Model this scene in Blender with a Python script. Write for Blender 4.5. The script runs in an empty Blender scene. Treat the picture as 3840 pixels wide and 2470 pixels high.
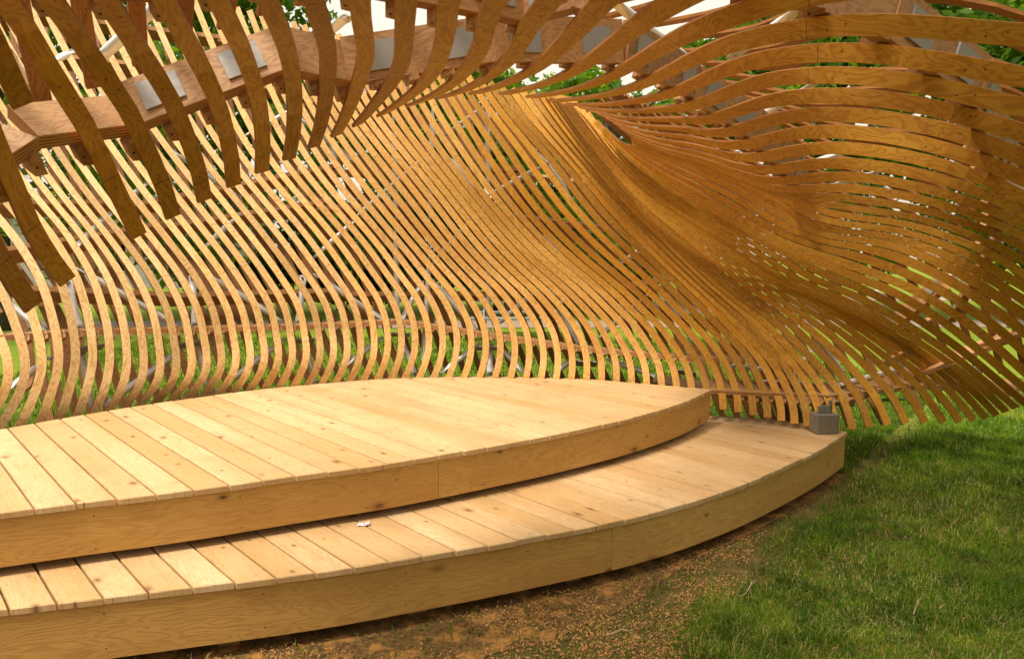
import bpy, math, random
import numpy as np
random.seed(7); rng=np.random.default_rng(7)
SC=bpy.context.scene; COL=SC.collection
PI=math.pi
# ---------------------------------------------------------------- camera model
FP=2700.0; H=1.72; TH=math.atan((1235-938)/FP)
CF=np.array([0,math.cos(TH),-math.sin(TH)]); CU=np.array([0,math.sin(TH),math.cos(TH)]); CR=np.array([1.,0,0]); CO=np.array([0,0,H])
def ray(x,y): return CF+(x-1920)/FP*CR+(1235-y)/FP*CU
def P(x,y,d): return CO+ray(x,y)*d
def onz(x,y,z):
    r=ray(x,y); return CO+r*((z-H)/r[2])
def proj(p):
    q=np.asarray(p)-CO; d=q@CF
    return np.stack([1920+FP*(q@CR)/d,1235-FP*(q@CU)/d,d],-1)
ZU=H-1.10; ZL=H-1.385
# ---------------------------------------------------------------- helpers
def tag(o,label=None,cat=None,group=None,kind=None):
    if label: o['label']=label
    if cat: o['category']=cat
    if group: o['group']=group
    if kind: o['kind']=kind
    return o
def empty(name,loc=(0,0,0)):
    o=bpy.data.objects.new(name,None); COL.objects.link(o); o.location=loc; o.empty_display_size=.1; return o
def mesh(name,V,Fc,mats,parent=None,mi=None,smooth=False,attr=None,loc=None):
    me=bpy.data.meshes.new(name)
    V=np.asarray(V,dtype=np.float64)
    if loc is not None: V=V-np.asarray(loc)
    me.from_pydata(V.tolist(),[],[tuple(int(a) for a in f) for f in Fc])
    for m in (mats if isinstance(mats,(list,tuple)) else [mats]): me.materials.append(m)
    if mi is not None: me.polygons.foreach_set('material_index',np.asarray(mi,dtype=np.int32))
    if smooth: me.polygons.foreach_set('use_smooth',np.ones(len(me.polygons),dtype=bool))
    if attr:
        for k,a in attr.items():
            a=np.asarray(a,dtype=np.float32)
            if a.ndim==1: at=me.attributes.new(k,'FLOAT','POINT'); at.data.foreach_set('value',a)
            else: at=me.attributes.new(k,'FLOAT_VECTOR','POINT'); at.data.foreach_set('vector',a.ravel())
    me.update()
    o=bpy.data.objects.new(name,me); COL.objects.link(o)
    if parent: o.parent=parent
    if loc is not None:
        o.location=tuple(float(a)-(parent.location[k] if parent else 0.) for k,a in enumerate(loc))
    return o
class MB:
    def __init__(s): s.v=[]; s.f=[]; s.mi=[]
    def add(s,V,Fc,m=0):
        n=len(s.v); s.v+= [tuple(float(c) for c in p) for p in V]
        for f in Fc: s.f.append(tuple(a+n for a in f)); s.mi.append(m)
    def box(s,c,h,m=0,ax=None):
        c=np.array(c,float); ax=np.eye(3) if ax is None else np.array(ax,float)
        V=[c+ax[0]*h[0]*a+ax[1]*h[1]*b+ax[2]*h[2]*g for a in(-1,1) for b in(-1,1) for g in(-1,1)]
        s.add(V,[(0,1,3,2),(4,6,7,5),(0,4,5,1),(2,3,7,6),(0,2,6,4),(1,5,7,3)],m)
    def tube(s,pts,r,n=10,m=0,cap=True):
        pts=[np.array(p,float) for p in pts]; r=r if isinstance(r,(list,tuple)) else [r]*len(pts)
        V=[];k=len(pts); ref=None
        for i,p in enumerate(pts):
            t=pts[min(i+1,k-1)]-pts[max(i-1,0)]; t/=np.linalg.norm(t)+1e-9
            if ref is None: ref=np.array([0,0,1.]) if abs(t[2])<.9 else np.array([1.,0,0])
            a=np.cross(t,ref); a/=np.linalg.norm(a)+1e-9; b=np.cross(t,a); ref=np.cross(a,t)
            ra,rb=(r[i] if isinstance(r[i],tuple) else (r[i],r[i]))
            for j in range(n):
                q=2*PI*j/n; V.append(p+a*ra*math.cos(q)+b*rb*math.sin(q))
        Fc=[(i*n+j,i*n+(j+1)%n,(i+1)*n+(j+1)%n,(i+1)*n+j) for i in range(k-1) for j in range(n)]
        if cap: Fc+= [tuple(range(n))[::-1],tuple((k-1)*n+j for j in range(n))]
        s.add(V,Fc,m)
    def build(s,name,mats,parent=None,smooth=False,loc=None):
        return mesh(name,s.v,s.f,mats,parent,s.mi,smooth,loc=loc)
# ---------------------------------------------------------------- materials
class NT:
    def __init__(s,name):
        s.m=bpy.data.materials.new(name); s.m.use_nodes=True; s.t=s.m.node_tree; s.t.nodes.clear()
        s.out=s.n('ShaderNodeOutputMaterial'); s.b=s.n('ShaderNodeBsdfPrincipled'); s.l(s.b.outputs[0],s.out.inputs[0])
    def n(s,ty,**k):
        x=s.t.nodes.new(ty)
        for a,b in k.items(): setattr(x,a,b)
        return x
    def l(s,a,b): s.t.links.new(a,b)
    def sock(s,node,key,val):
        if hasattr(val,'is_output') : s.l(val,node.inputs[key])
        else: node.inputs[key].default_value=val
    def math(s,op,a,b=0.0,c=0.0,clamp=False):
        x=s.n('ShaderNodeMath',operation=op,use_clamp=clamp); s.sock(x,0,a); s.sock(x,1,b)
        if op in('MULTIPLY_ADD','SMOOTHSTEP'): s.sock(x,2,c)
        return x.outputs[0]
    def vm(s,op,a,b=(0,0,0)):
        x=s.n('ShaderNodeVectorMath',operation=op); s.sock(x,0,a); s.sock(x,1,b); return x.outputs[0]
    def noise(s,vec,scale,det=4,rough=.55,dist=0,out=0):
        x=s.n('ShaderNodeTexNoise'); s.l(vec,x.inputs['Vector']); x.inputs['Scale'].default_value=scale; x.inputs['Detail'].default_value=det
        x.inputs['Roughness'].default_value=rough; x.inputs['Distortion'].default_value=dist; return x.outputs[out]
    def ramp(s,fac,stops,interp='LINEAR'):
        x=s.n('ShaderNodeValToRGB'); x.color_ramp.interpolation=interp; e=x.color_ramp.elements
        while len(e)<len(stops): e.new(.5)
        for i,(p,c) in enumerate(stops): e[i].position=p; e[i].color=(*c,1) if len(c)==3 else c
        s.l(fac,x.inputs[0]); return x.outputs[0]
    def mix(s,fac,a,b,blend='MIX'):
        x=s.n('ShaderNodeMix',data_type='RGBA',blend_type=blend); s.sock(x,0,fac)
        for k,v in((6,a),(7,b)):
            if hasattr(v,'is_output'): s.l(v,x.inputs[k])
            else: x.inputs[k].default_value=(*v,1) if len(v)==3 else v
        return x.outputs[2]
    def attr(s,name,out='Vector'):
        x=s.n('ShaderNodeAttribute',attribute_name=name); return x.outputs[out]
    def mapr(s,v,a,b,c=0.,d=1.):
        x=s.n('ShaderNodeMapRange'); s.l(v,x.inputs[0])
        for i,k in enumerate((a,b,c,d)): x.inputs[i+1].default_value=k
        return x.outputs[0]
    def bump(s,h,st,dist=.002):
        x=s.n('ShaderNodeBump'); x.inputs['Strength'].default_value=st; x.inputs['Distance'].default_value=dist; s.l(h,x.inputs['Height']); s.l(x.outputs[0],s.b.inputs['Normal'])
    def fin(s,col,rough=.6,metal=0.,spec=None):
        s.sock(s.b,'Base Color',col if hasattr(col,'is_output') else (*col,1)); s.sock(s.b,'Roughness',rough); s.b.inputs['Metallic'].default_value=metal
        if spec is not None: s.b.inputs['Specular IOR Level'].default_value=spec
        return s.m
def wood_ply(name,light,mid,dark,holes=True,splice=1.35):
    # rotary cut plywood veneer with long flame figure; attribute ruv=(across m, along m, seed)
    s=NT(name); a=s.attr('ruv'); sep=s.n('ShaderNodeSeparateXYZ'); s.l(a,sep.inputs[0])
    x,y,sd=sep.outputs
    cmb=s.n('ShaderNodeCombineXYZ'); s.l(s.math('MULTIPLY',x,1.0),cmb.inputs[0]); s.l(s.math('MULTIPLY',y,.32),cmb.inputs[1]); s.l(s.math('MULTIPLY',sd,3.7),cmb.inputs[2])
    v=cmb.outputs[0]
    n1=s.noise(v,9,3,.5,.6)
    bands=s.math('SINE',s.math('MULTIPLY',n1,95.))
    bands=s.mapr(bands,-.2,1.,0.,1.)
    fine=s.noise(s.vm('MULTIPLY',v,(1,.06,1)),420,2,.6)
    big=s.noise(v,3.2,2,.5)
    c=s.mix(s.mapr(big,.35,.7),light,mid)
    c=s.mix(s.math('MULTIPLY',bands,.62),c,dark)
    c=s.mix(s.mapr(fine,.45,.8,0,.35),c,dark)
    # each strip its own tone
    wn=s.n('ShaderNodeTexWhiteNoise',noise_dimensions='1D'); s.l(sd,wn.inputs['W'])
    c=s.mix(1.0,c,s.ramp(wn.outputs[0],[(0,(.70,.66,.60)),(.3,(.92,.90,.86)),(.6,(1,1,1)),(.85,(1.1,1.08,1.02)),(1,(1.05,.96,.85))]),'MULTIPLY')
    if splice:
        yy=s.math('ADD',y,s.math('MULTIPLY',wn.outputs[0],.12))
        fr=s.math('FRACT',s.math('DIVIDE',yy,splice)); ln=s.math('LESS_THAN',fr,.0026)
        c=s.mix(s.math('MULTIPLY',ln,.8),c,(.08,.035,.012))
    if holes:
        py=s.math('SUBTRACT',s.math('MODULO',s.math('ADD',y,.13),.42),.2)
        def dot(ox,oy,r):
            dx=s.math('SUBTRACT',x,ox); dy=s.math('SUBTRACT',py,oy)
            d=s.math('SQRT',s.math('ADD',s.math('MULTIPLY',dx,dx),s.math('MULTIPLY',dy,dy)))
            return s.math('LESS_THAN',d,r)
        dd=s.math('MAXIMUM',dot(.004,.0,.0032),dot(-.010,.052,.0032))
        c=s.mix(s.math('MULTIPLY',dd,.85),c,(.05,.02,.008))
    r=s.mapr(fine,.3,.8,.5,.72)
    s.bump(s.math('ADD',s.math('MULTIPLY',bands,.4),fine),.25,.001)
    return s.fin(c,r,spec=.3)
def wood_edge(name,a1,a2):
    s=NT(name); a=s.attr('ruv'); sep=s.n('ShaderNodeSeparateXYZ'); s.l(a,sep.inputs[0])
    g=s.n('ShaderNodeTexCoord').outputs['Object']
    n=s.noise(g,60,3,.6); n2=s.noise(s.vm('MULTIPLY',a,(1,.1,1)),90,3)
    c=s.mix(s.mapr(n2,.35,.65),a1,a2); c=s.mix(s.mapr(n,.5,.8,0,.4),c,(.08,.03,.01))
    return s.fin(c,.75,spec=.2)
RIB_L,RIB_M,RIB_D=(.80,.49,.185),(.72,.38,.115),(.52,.225,.05)
M_RIB=wood_ply('plywood_rib',RIB_L,RIB_M,RIB_D)
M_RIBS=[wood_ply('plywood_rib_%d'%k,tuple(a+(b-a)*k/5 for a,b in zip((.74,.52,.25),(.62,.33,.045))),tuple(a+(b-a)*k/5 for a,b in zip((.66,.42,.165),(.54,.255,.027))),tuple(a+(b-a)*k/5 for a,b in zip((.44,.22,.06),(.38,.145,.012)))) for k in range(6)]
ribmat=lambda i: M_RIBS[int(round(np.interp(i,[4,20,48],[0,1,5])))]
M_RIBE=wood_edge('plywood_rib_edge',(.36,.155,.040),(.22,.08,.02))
M_OUT=wood_ply('plywood_outer',(.40,.20,.068),(.33,.145,.043),(.20,.075,.018))
M_BEAM=wood_ply('plywood_beam',(.52,.31,.15),(.45,.24,.10),(.31,.14,.05),False,None)
def lam():
    s=NT('laminated_edge'); a=s.attr('ruv'); sep=s.n('ShaderNodeSeparateXYZ'); s.l(a,sep.inputs[0])
    w=s.math('SINE',s.math('MULTIPLY',sep.outputs[0],900.)); n=s.noise(s.vm('MULTIPLY',a,(1,.15,1)),60,3)
    c=s.mix(s.mapr(w,-.3,.6),(.55,.28,.10),(.24,.09,.025)); c=s.mix(s.mapr(n,.45,.75,0,.5),c,(.62,.35,.15))
    return s.fin(c,.8)
M_LAM=lam()
def cedar(name,cols,knot=.5,grain=1.,kscale=2.2,stain=0.):
    # sawn cedar board; ruv=(across m, along m, seed)
    s=NT(name); a=s.attr('ruv'); sep=s.n('ShaderNodeSeparateXYZ'); s.l(a,sep.inputs[0]); x,y,sd=sep.outputs
    cmb=s.n('ShaderNodeCombineXYZ'); s.l(x,cmb.inputs[0]); s.l(s.math('MULTIPLY',y,.12),cmb.inputs[1]); s.l(s.math('MULTIPLY',sd,5.3),cmb.inputs[2]); v=cmb.outputs[0]
    # knots : voronoi cells, random ones kept
    kc=s.n('ShaderNodeCombineXYZ'); s.l(s.math('MULTIPLY',x,1.6),kc.inputs[0]); s.l(s.math('MULTIPLY',y,.85),kc.inputs[1]); pass
    kc.inputs[2].default_value=0; wv=s.n('ShaderNodeCombineXYZ'); s.l(s.math('MULTIPLY',sd,13.7),wv.inputs[0]); s.l(s.math('MULTIPLY',sd,7.3),wv.inputs[1]); kv=s.vm('ADD',kc.outputs[0],wv.outputs[0])
    vo=s.n('ShaderNodeTexVoronoi',voronoi_dimensions='2D'); s.l(kv,vo.inputs['Vector']); vo.inputs['Scale'].default_value=kscale*2.4
    sc=s.n('ShaderNodeSeparateColor'); s.l(vo.outputs['Color'],sc.inputs[0])
    keep=s.math('GREATER_THAN',sc.outputs[0],1-knot)
    kd=vo.outputs['Distance']
    kk=s.math('DIVIDE',kd,s.math('ADD',s.math('MULTIPLY',sc.outputs[1],1.3),.25)); kfac=s.math('MULTIPLY',s.mapr(kk,.03,.17,1.,0.),keep); kcore=s.math('MULTIPLY',s.math('MULTIPLY',s.mapr(kk,.02,.085,1.,0.),keep),s.mapr(sc.outputs[2],.0,1.,.15,1.))
    vv=s.n('ShaderNodeVectorMath',operation='ADD'); s.l(v,vv.inputs[0]); cx=s.n('ShaderNodeCombineXYZ'); s.l(s.math('MULTIPLY',s.math('MULTIPLY',s.mapr(kd,.0,.4,1,0),keep),.03),cx.inputs[0]); s.l(cx.outputs[0],vv.inputs[1])
    n1=s.noise(vv.outputs[0],11,3,.5,.4); b=s.mapr(s.math('SINE',s.math('MULTIPLY',n1,120.)),-.3,1.)
    fine=s.noise(s.vm('MULTIPLY',v,(1,.1,1)),520,2,.6); big=s.noise(v,5,3,.5)
    wn=s.n('ShaderNodeTexWhiteNoise',noise_dimensions='1D'); s.l(sd,wn.inputs['W'])
    c=s.ramp(wn.outputs[0],[(0,cols[0]),(.35,cols[1]),(.7,cols[2]),(1,cols[3])])
    c=s.mix(s.mapr(big,.35,.7,0,.6),c,cols[4])
    c=s.mix(s.math('MULTIPLY',b,.32*grain),c,cols[4]); c=s.mix(s.mapr(fine,.45,.8,0,.25),c,cols[4])
    c=s.mix(s.math('MULTIPLY',kfac,.6),c,(.24,.10,.03)); c=s.mix(s.math('MULTIPLY',kcore,.92),c,(.07,.028,.012))
    if stain:
        py=s.math('SUBTRACT',s.math('MODULO',s.math('ADD',y,40.13),.41),.2); ax=s.math('SUBTRACT',s.math('ABSOLUTE',s.math('ADD',x,-.001)),.048)
        d=s.math('SQRT',s.math('ADD',s.math('MULTIPLY',ax,ax),s.math('MULTIPLY',py,py))); c=s.mix(s.math('MULTIPLY',s.math('LESS_THAN',d,.0036),.75),c,(.10,.055,.025))
        g=s.n('ShaderNodeTexCoord').outputs['Object']; st=s.noise(g,3.,5,.7); st2=s.noise(g,38,4,.7)
        st3=s.noise(s.vm('MULTIPLY',v,(1,.6,1)),30,4,.7)
        c=s.mix(s.mapr(st,.5,.75,0,stain),c,(.42,.25,.10)); c=s.mix(s.mapr(st2,.66,.74,0,stain),c,(.22,.12,.05)); c=s.mix(s.mapr(st3,.60,.72,0,stain),c,(.34,.18,.07))
    if not stain:
        py=s.math('SUBTRACT',s.math('MODULO',s.math('ADD',y,40.4),.61),.3); ax=s.math('SUBTRACT',s.math('ABSOLUTE',s.math('ADD',x,.045)),.075)
        d=s.math('SQRT',s.math('ADD',s.math('MULTIPLY',ax,ax),s.math('MULTIPLY',py,py))); c=s.mix(s.math('MULTIPLY',s.math('LESS_THAN',d,.004),.8),c,(.05,.03,.015))
    s.bump(s.math('ADD',b,fine),.3,.0012)
    return s.fin(c,s.mapr(fine,.3,.8,.5,.7),spec=.3)
M_DECK=cedar('cedar_deck',[(.56,.36,.165),(.66,.46,.24),(.72,.53,.31),(.58,.35,.145),(.44,.25,.085)],.30,1.,2.0,.45)
M_FASC=cedar('cedar_fascia',[(.57,.33,.09),(.64,.40,.125),(.60,.36,.105),(.56,.32,.09),(.38,.19,.045)],.42,1.4,1.5)
M_POST=cedar('cedar_post',[(.40,.24,.1)]*4+[(.28,.15,.06)],.2)
def metal(name,c1,c2,rough,met=.9):
    s=NT(name); g=s.n('ShaderNodeTexCoord').outputs['Object']; n=s.noise(g,35,4,.6); n2=s.noise(g,5,2)
    c=s.mix(n,c1,c2); c=s.mix(s.mapr(n2,.45,.7,0,.3),c,(.35,.33,.30)); return s.fin(c,s.mapr(n,.3,.7,rough-.08,rough+.1),met)
M_TUBE=metal('galvanised_tube',(.92,.92,.92),(.80,.81,.82),.4,.35)
M_PLATE=metal('grey_plate',(.36,.345,.32),(.27,.26,.24),.6,.2)
M_BOLT=metal('bolt_steel',(.72,.72,.72),(.5,.5,.5),.35)
def simple(name,c1,c2,scale,rough=.8,det=5,bump=0):
    s=NT(name); g=s.n('ShaderNodeTexCoord').outputs['Object']; n=s.noise(g,scale,det,.65)
    if bump: s.bump(n,bump,.02)
    return s.fin(s.mix(s.mapr(n,.3,.7),c1,c2),rough)
M_CONC=simple('weathered_concrete',(.25,.22,.165),(.17,.145,.105),24,.85,6,.3)
M_BARK=simple('bark',(.16,.12,.085),(.06,.045,.03),14,.9,6,.8)
M_STONE=simple('building_stone',(.42,.40,.37),(.30,.28,.26),3,.85)
M_PATH=simple('path_concrete',(.36,.29,.22),(.28,.22,.16),6,.85)
M_DARK=simple('dark_gap',(.02,.015,.01),(.01,.008,.006),10,.9)
def leafm(name,cols):
    s=NT(name); a=s.attr('rnd','Fac'); c=s.ramp(a,cols)
    s.fin(c,.5,spec=.25)
    tr=s.n('ShaderNodeBsdfTranslucent'); s.l(s.mix(1.0,c,(1.5,1.45,.45),'MULTIPLY'),tr.inputs[0])
    mx=s.n('ShaderNodeMixShader'); mx.inputs[0].default_value=.5; s.l(s.b.outputs[0],mx.inputs[1]); s.l(tr.outputs[0],mx.inputs[2]); s.l(mx.outputs[0],s.out.inputs[0])
    return s.m
M_LEAF=leafm('foliage',[(0,(.04,.10,.010)),(.5,(.11,.22,.014)),(1,(.26,.38,.025))])
M_LEAFD=leafm('foliage_dark',[(0,(.012,.035,.006)),(.6,(.03,.08,.009)),(1,(.09,.17,.015))])
M_GRASS=leafm('grass_blades',[(0,(.04,.085,.006)),(.4,(.10,.20,.010)),(.72,(.24,.35,.016)),(.86,(.42,.38,.07)),(1,(.68,.56,.26))])
M_SHAV=simple('wood_shavings',(.62,.33,.11),(.46,.20,.05),40,.8)
# ---------------------------------------------------------------- pavilion surface
T=lambda L:[P(*p) if len(p)==3 else np.array(p[:3]) for p in L]
W=lambda x,y,z:(x,y,z,0)
KEY={
0:[(-130,1665,4.72),(-70,1595,4.74),(20,1462,4.78),(28,1352,4.83),(0,1269,4.88),(-60,1140,4.95),(-160,1000,5.0),(-330,780,5.1),(-540,480,5.25),(-700,180,5.4),(-780,0,5.5)],
3:[(122,1645,4.88),(160,1567,4.86),(193,1462,4.9),(218,1352,4.96),(213,1269,5.0),(193,1175,5.05),(160,1065,5.1),(116,977,5.15),(55,883,5.2),(0,817,5.25),(-160,620,5.4),(-350,350,5.6),(-470,120,5.8),(-520,0,5.9)],
10:[(540,1585,5.42),(590,1501,5.41),(646,1435,5.42),(662,1352,5.48),(651,1269,5.52),(635,1186,5.56),(602,1104,5.6),(563,1032,5.64),(508,955,5.7),(453,883,5.75),(386,800,5.8),(270,646,5.95),(166,486,6.1),(72,331,6.25),(0,210,6.35),(-100,20,6.5),(-150,-100,6.6)],
17:[(955,1530,5.78),(999,1446,5.78),(1032,1390,5.78),(1045,1320,5.84),(1038,1269,5.9),(1016,1159,5.94),(972,1076,5.97),(916,993,6.0),(845,899,6.04),(767,800,6.1),(607,596,6.25),(497,442,6.4),(397,276,6.55),(309,110,6.7),(260,0,6.8),(210,-120,6.9)],
28:[(1535,1490,6.25),(1575,1407,6.25),(1600,1340,6.28),(1608,1273,6.34),(1603,1219,6.37),(1584,1159,6.4),(1554,1102,6.42),(1515,1049,6.44),(1443,950,6.48),(1318,800,6.5),(1159,600,6.6),(1060,425,6.75),(975,240,6.9),(890,28,7.1)],
35:[(1957,1485,6.2),(1975,1405,6.22),(1985,1340,6.3),(1981,1273,6.36),(1972,1234,6.4),(1942,1177,6.44),(1904,1123,6.46),(1862,1075,6.48),(1814,1028,6.5),(1733,944,6.5),(1600,775,6.5),(1446,580,6.55),(1335,436,6.65),(1240,270,6.8),(1180,105,6.95)],
46:[(2600,1515,5.9),(2592,1440,5.98),(2572,1368,6.08),(2527,1294,6.15),(2483,1234,6.2),(2423,1174,6.25),(2363,1114,6.3),(2288,1049,6.35),(2214,989,6.38),(2169,950,6.4),(2025,800,6.4),(1832,524,6.45),(1722,353,6.55),(1660,240,6.65)],
51:[(2880,1566,5.72),(2877,1509,5.78),(2865,1464,5.83),(2847,1419,5.87),(2826,1374,5.9),(2799,1330,5.94),(2766,1291,5.97),(2727,1252,6.0),(2650,1172,6.04),(2573,1093,6.08),(2497,1019,6.12),(2408,938,6.15),(2274,805,6.2),(2108,600,6.25),(1925,392,6.35),(1880,325,6.4)],
57:[(3195,1612,5.55),(3165,1510,5.65),(3110,1424,5.75),(3015,1319,5.82),(2905,1208,5.9),(2775,1109,5.95),(2640,993,6.0),(2555,910,6.02),(2415,785,6.05),(2260,610,6.1),(2075,355,6.28)],
60:[(3395,1582,5.85),(3334,1469,5.85),(3268,1394,5.85),(3200,1325,5.84),(3140,1275,5.84),(3040,1199,5.84),(2930,1129,5.85),(2820,1057,5.86),(2700,975,5.88),(2580,884,5.88),(2450,779,5.9),(2300,628,5.95),(2098,362,6.18)],
62:[(3542,1584,6.05),(3469,1478,6.0),(3379,1385,5.95),(3274,1299,5.9),(3170,1223,5.87),(3140,1203,5.86),(3040,1140,5.84),(2930,1080,5.82),(2820,1017,5.8),(2700,943,5.8),(2580,862,5.8),(2450,760,5.8),(2310,615,5.85),(2118,370,6.1)],
67:[(3776,1547,6.4),(3708,1481,6.3),(3618,1406,6.2),(3499,1320,6.05),(3379,1245,5.95),(3289,1191,5.85),(3140,1117,5.75),(2998,1054,5.65),(2848,955,5.6),(2699,869,5.6),(2579,800,5.6),(2400,669,5.6),(2278,534,5.65),(2165,392,5.9)],
69:[(3846,1510,5.9),(3700,1394,5.7),(3588,1300,5.6),(3499,1236,5.52),(3409,1177,5.48),(3319,1126,5.44),(3230,1081,5.42),(3140,1048,5.42),(2935,943,5.46),(2800,880,5.5),(2670,805,5.52),(2540,725,5.56),(2420,650,5.6),(2235,462,5.75)],
71:[(4010,1545,5.6),(3930,1470,5.4),(3840,1391,5.2),(3708,1272,5.1),(3618,1197,5.06),(3558,1159,5.05),(3469,1108,5.06),(3379,1066,5.1),(3289,1033,5.13),(3140,988,5.18),(2945,912,5.28),(2820,850,5.36),(2690,778,5.42),(2560,705,5.46),(2440,640,5.5),(2290,515,5.6)],
73:[W(4.45,5.0,.72),(4060,1440,5.0),(3940,1330,4.75),(3840,1242,4.62),(3708,1141,4.55),(3618,1075,4.55),(3499,1009,4.6),(3379,958,4.68),(3260,928,4.76),(3140,914,4.84),(2926,836,5.02),(2800,762,5.12),(2690,705,5.2),(2560,645,5.27),(2430,588,5.33),(2365,558,5.37)],
75:[W(4.6,4.7,.85),(4200,1390,4.8),(4000,1240,4.45),(3840,1126,4.25),(3737,1063,4.2),(3567,967,4.2),(3439,917,4.3),(3319,884,4.4),(3140,863,4.52),(3057,842,4.6),(2929,775,4.75),(2905,762,4.78),(2789,696,4.9),(2669,645,5.02),(2549,600,5.12),(2440,562,5.22),(2370,535,5.27)],
80:[W(5.0,3.9,1.2),(4300,1120,4.4),(4050,1000,4.1),(3840,885,3.85),(3500,760,3.75),(3140,708,4.0),(2930,715,4.3),(2840,696,4.45),(2728,654,4.6),(2600,608,4.8),(2500,577,4.95),(2370,520,5.1)],
85:[W(4.95,2.5,1.5),W(4.4,2.55,1.85),(4150,720,2.7),(3840,590,2.65),(3500,476,2.75),(3140,428,3.05),(2900,448,3.4),(2800,478,3.6),(2675,503,3.9),(2550,487,4.2),(2400,475,4.45),(2250,432,4.75)],
89:[W(4.6,1.35,1.7),W(4.0,1.5,2.0),W(2.6,1.8,2.35),(3840,158,2.02),(3500,115,2.05),(3140,94,2.15),(2900,120,2.3),(2700,173,2.55),(2500,272,3.0),(2350,340,3.4),(2200,372,3.75),(2080,385,4.0)],
92:[W(4.2,.25,1.7),W(3.4,.5,2.3),W(2.0,.85,2.6),W(.9,1.3,2.56),(2229,0,1.75),(2163,94,2.0),(2080,182,2.4),(1998,252,2.75),(1887,309,3.1),(1777,345,3.5)],
95:[W(4.0,-.6,1.1),W(3.75,-.5,1.7),W(3.0,-.1,2.4),W(1.7,.4,2.8),W(.5,1.1,2.62),(1677,0,1.8),(1672,110,2.0),(1655,221,2.3),(1611,309,2.6),(1528,381,2.85),(1418,436,3.1)],
98:[W(3.5,-1.3,.5),W(3.35,-1.2,1.5),W(2.5,-.8,2.5),W(1.2,0,2.88),W(.0,.9,2.7),(1176,0,1.9),(1214,110,2.1),(1236,221,2.35),(1231,331,2.55),(1220,442,2.7),(1187,552,2.8)],
102:[W(2.9,-2.0,.5),W(2.7,-1.9,1.5),W(1.8,-1.4,2.5),W(.4,-.6,2.88),W(-.7,.5,2.72),(397,0,1.75),(513,182,2.0),(585,287,2.15),(646,387,2.25),(695,497,2.4),(745,634,2.55),(770,751,2.65)],
106:[W(2.2,-2.5,.5),W(1.9,-2.4,1.5),W(1.0,-1.8,2.5),W(-.3,-1.0,2.85),W(-1.3,.3,2.62),(-230,0,1.6),(-90,300,1.8),(0,596,1.95),(60,740,2.1),(110,880,2.2),(180,980,2.3),(248,1054,2.35)],
107:[W(2.0,-2.6,.5),W(1.7,-2.5,1.5),W(.8,-1.9,2.5),W(-.5,-1.1,2.85),W(-1.5,.2,2.6),(-400,60,1.55),(-250,380,1.75),(-120,700,1.9),(-20,920,2.05),(72,1076,2.2),(127,1153,2.25)],
}
# broad shape of ribs whose near neighbours were read off individually
KEY[103]=KEY[102][:3]+[W(.25,-.7,2.88),W(-.85,.45,2.70),(143,0,1.70),(276,149,1.95),(359,248,2.05),(453,359,2.15),(513,469,2.28),(574,580,2.38),(624,690,2.47),(657,811,2.55)]
NV=81; VV=np.linspace(0,1,NV)
def pchip(x,Y,xq):
    x=np.asarray(x,float); Y=np.asarray(Y,float); h=np.diff(x); d=np.diff(Y,axis=0)/h[:,None]
    m=np.zeros_like(Y); w1=2*h[1:]+h[:-1]; w2=h[1:]+2*h[:-1]
    m[1:-1]=(h[1:,None]*d[:-1]+h[:-1,None]*d[1:])/(h[1:]+h[:-1])[:,None]; m[0]=d[0]; m[-1]=d[-1]
    k=np.clip(np.searchsorted(x,xq)-1,0,len(x)-2); t=((xq-x[k])/h[k])[:,None]; hh=h[k][:,None]
    return Y[k]*(2*t**3-3*t**2+1)+hh*m[k]*(t**3-2*t**2+t)+Y[k+1]*(-2*t**3+3*t**2)+hh*m[k+1]*(t**3-t**2)
def nspline(x,Y,xq):   # natural cubic spline
    x=np.asarray(x,float); Y=np.asarray(Y,float); n=len(x); h=np.diff(x)
    A=np.eye(n); B=np.zeros_like(Y)
    for i in range(1,n-1):
        A[i,i-1]=h[i-1]; A[i,i]=2*(h[i-1]+h[i]); A[i,i+1]=h[i]; B[i]=6*((Y[i+1]-Y[i])/h[i]-(Y[i]-Y[i-1])/h[i-1])
    M=np.linalg.solve(A,B); k=np.clip(np.searchsorted(x,xq)-1,0,n-2); hh=h[k][:,None]; t=(xq-x[k])[:,None]; u=hh-t
    return (M[k]*u**3+M[k+1]*t**3)/(6*hh)+(Y[k]/hh-M[k]*hh/6)*u+(Y[k+1]/hh-M[k+1]*hh/6)*t
NR=108
ks=sorted(KEY); kr=[]
for k in ks:
    pts=np.array(T(KEY[k])); s=np.r_[0,np.cumsum(np.linalg.norm(np.diff(pts,axis=0),axis=1))]
    c=nspline(s,pts,np.linspace(0,s[-1],400)); s2=np.r_[0,np.cumsum(np.linalg.norm(np.diff(c,axis=0),axis=1))]
    q=np.linspace(0,s2[-1],NV); kr.append(np.stack([np.interp(q,s2,c[:,a]) for a in range(3)],1))
kr=np.array(kr)                                   # keys x NV x 3
UU=np.arange(NR).astype(float)
S=pchip(ks,kr.reshape(len(ks),-1),UU).reshape(NR,NV,3)
def blur(A,n,ax):
    for _ in range(n):
        B=A.copy()
        if ax==0: B[1:-1]=.25*A[:-2]+.5*A[1:-1]+.25*A[2:]
        else: B[:,1:-1]=.25*A[:,:-2]+.5*A[:,1:-1]+.25*A[:,2:]
        A=B
    return A
S=blur(S,2,0)
nz=lambda A:A/(np.linalg.norm(A,axis=-1,keepdims=True)+1e-12)
DU=np.gradient(S,axis=0); DVv=np.gradient(S,axis=1); TV=nz(DVv)
DP=blur(blur(DU-(DU*TV).sum(-1,keepdims=True)*TV,3,0),2,1); DP=DP-(DP*TV).sum(-1,keepdims=True)*TV
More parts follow.
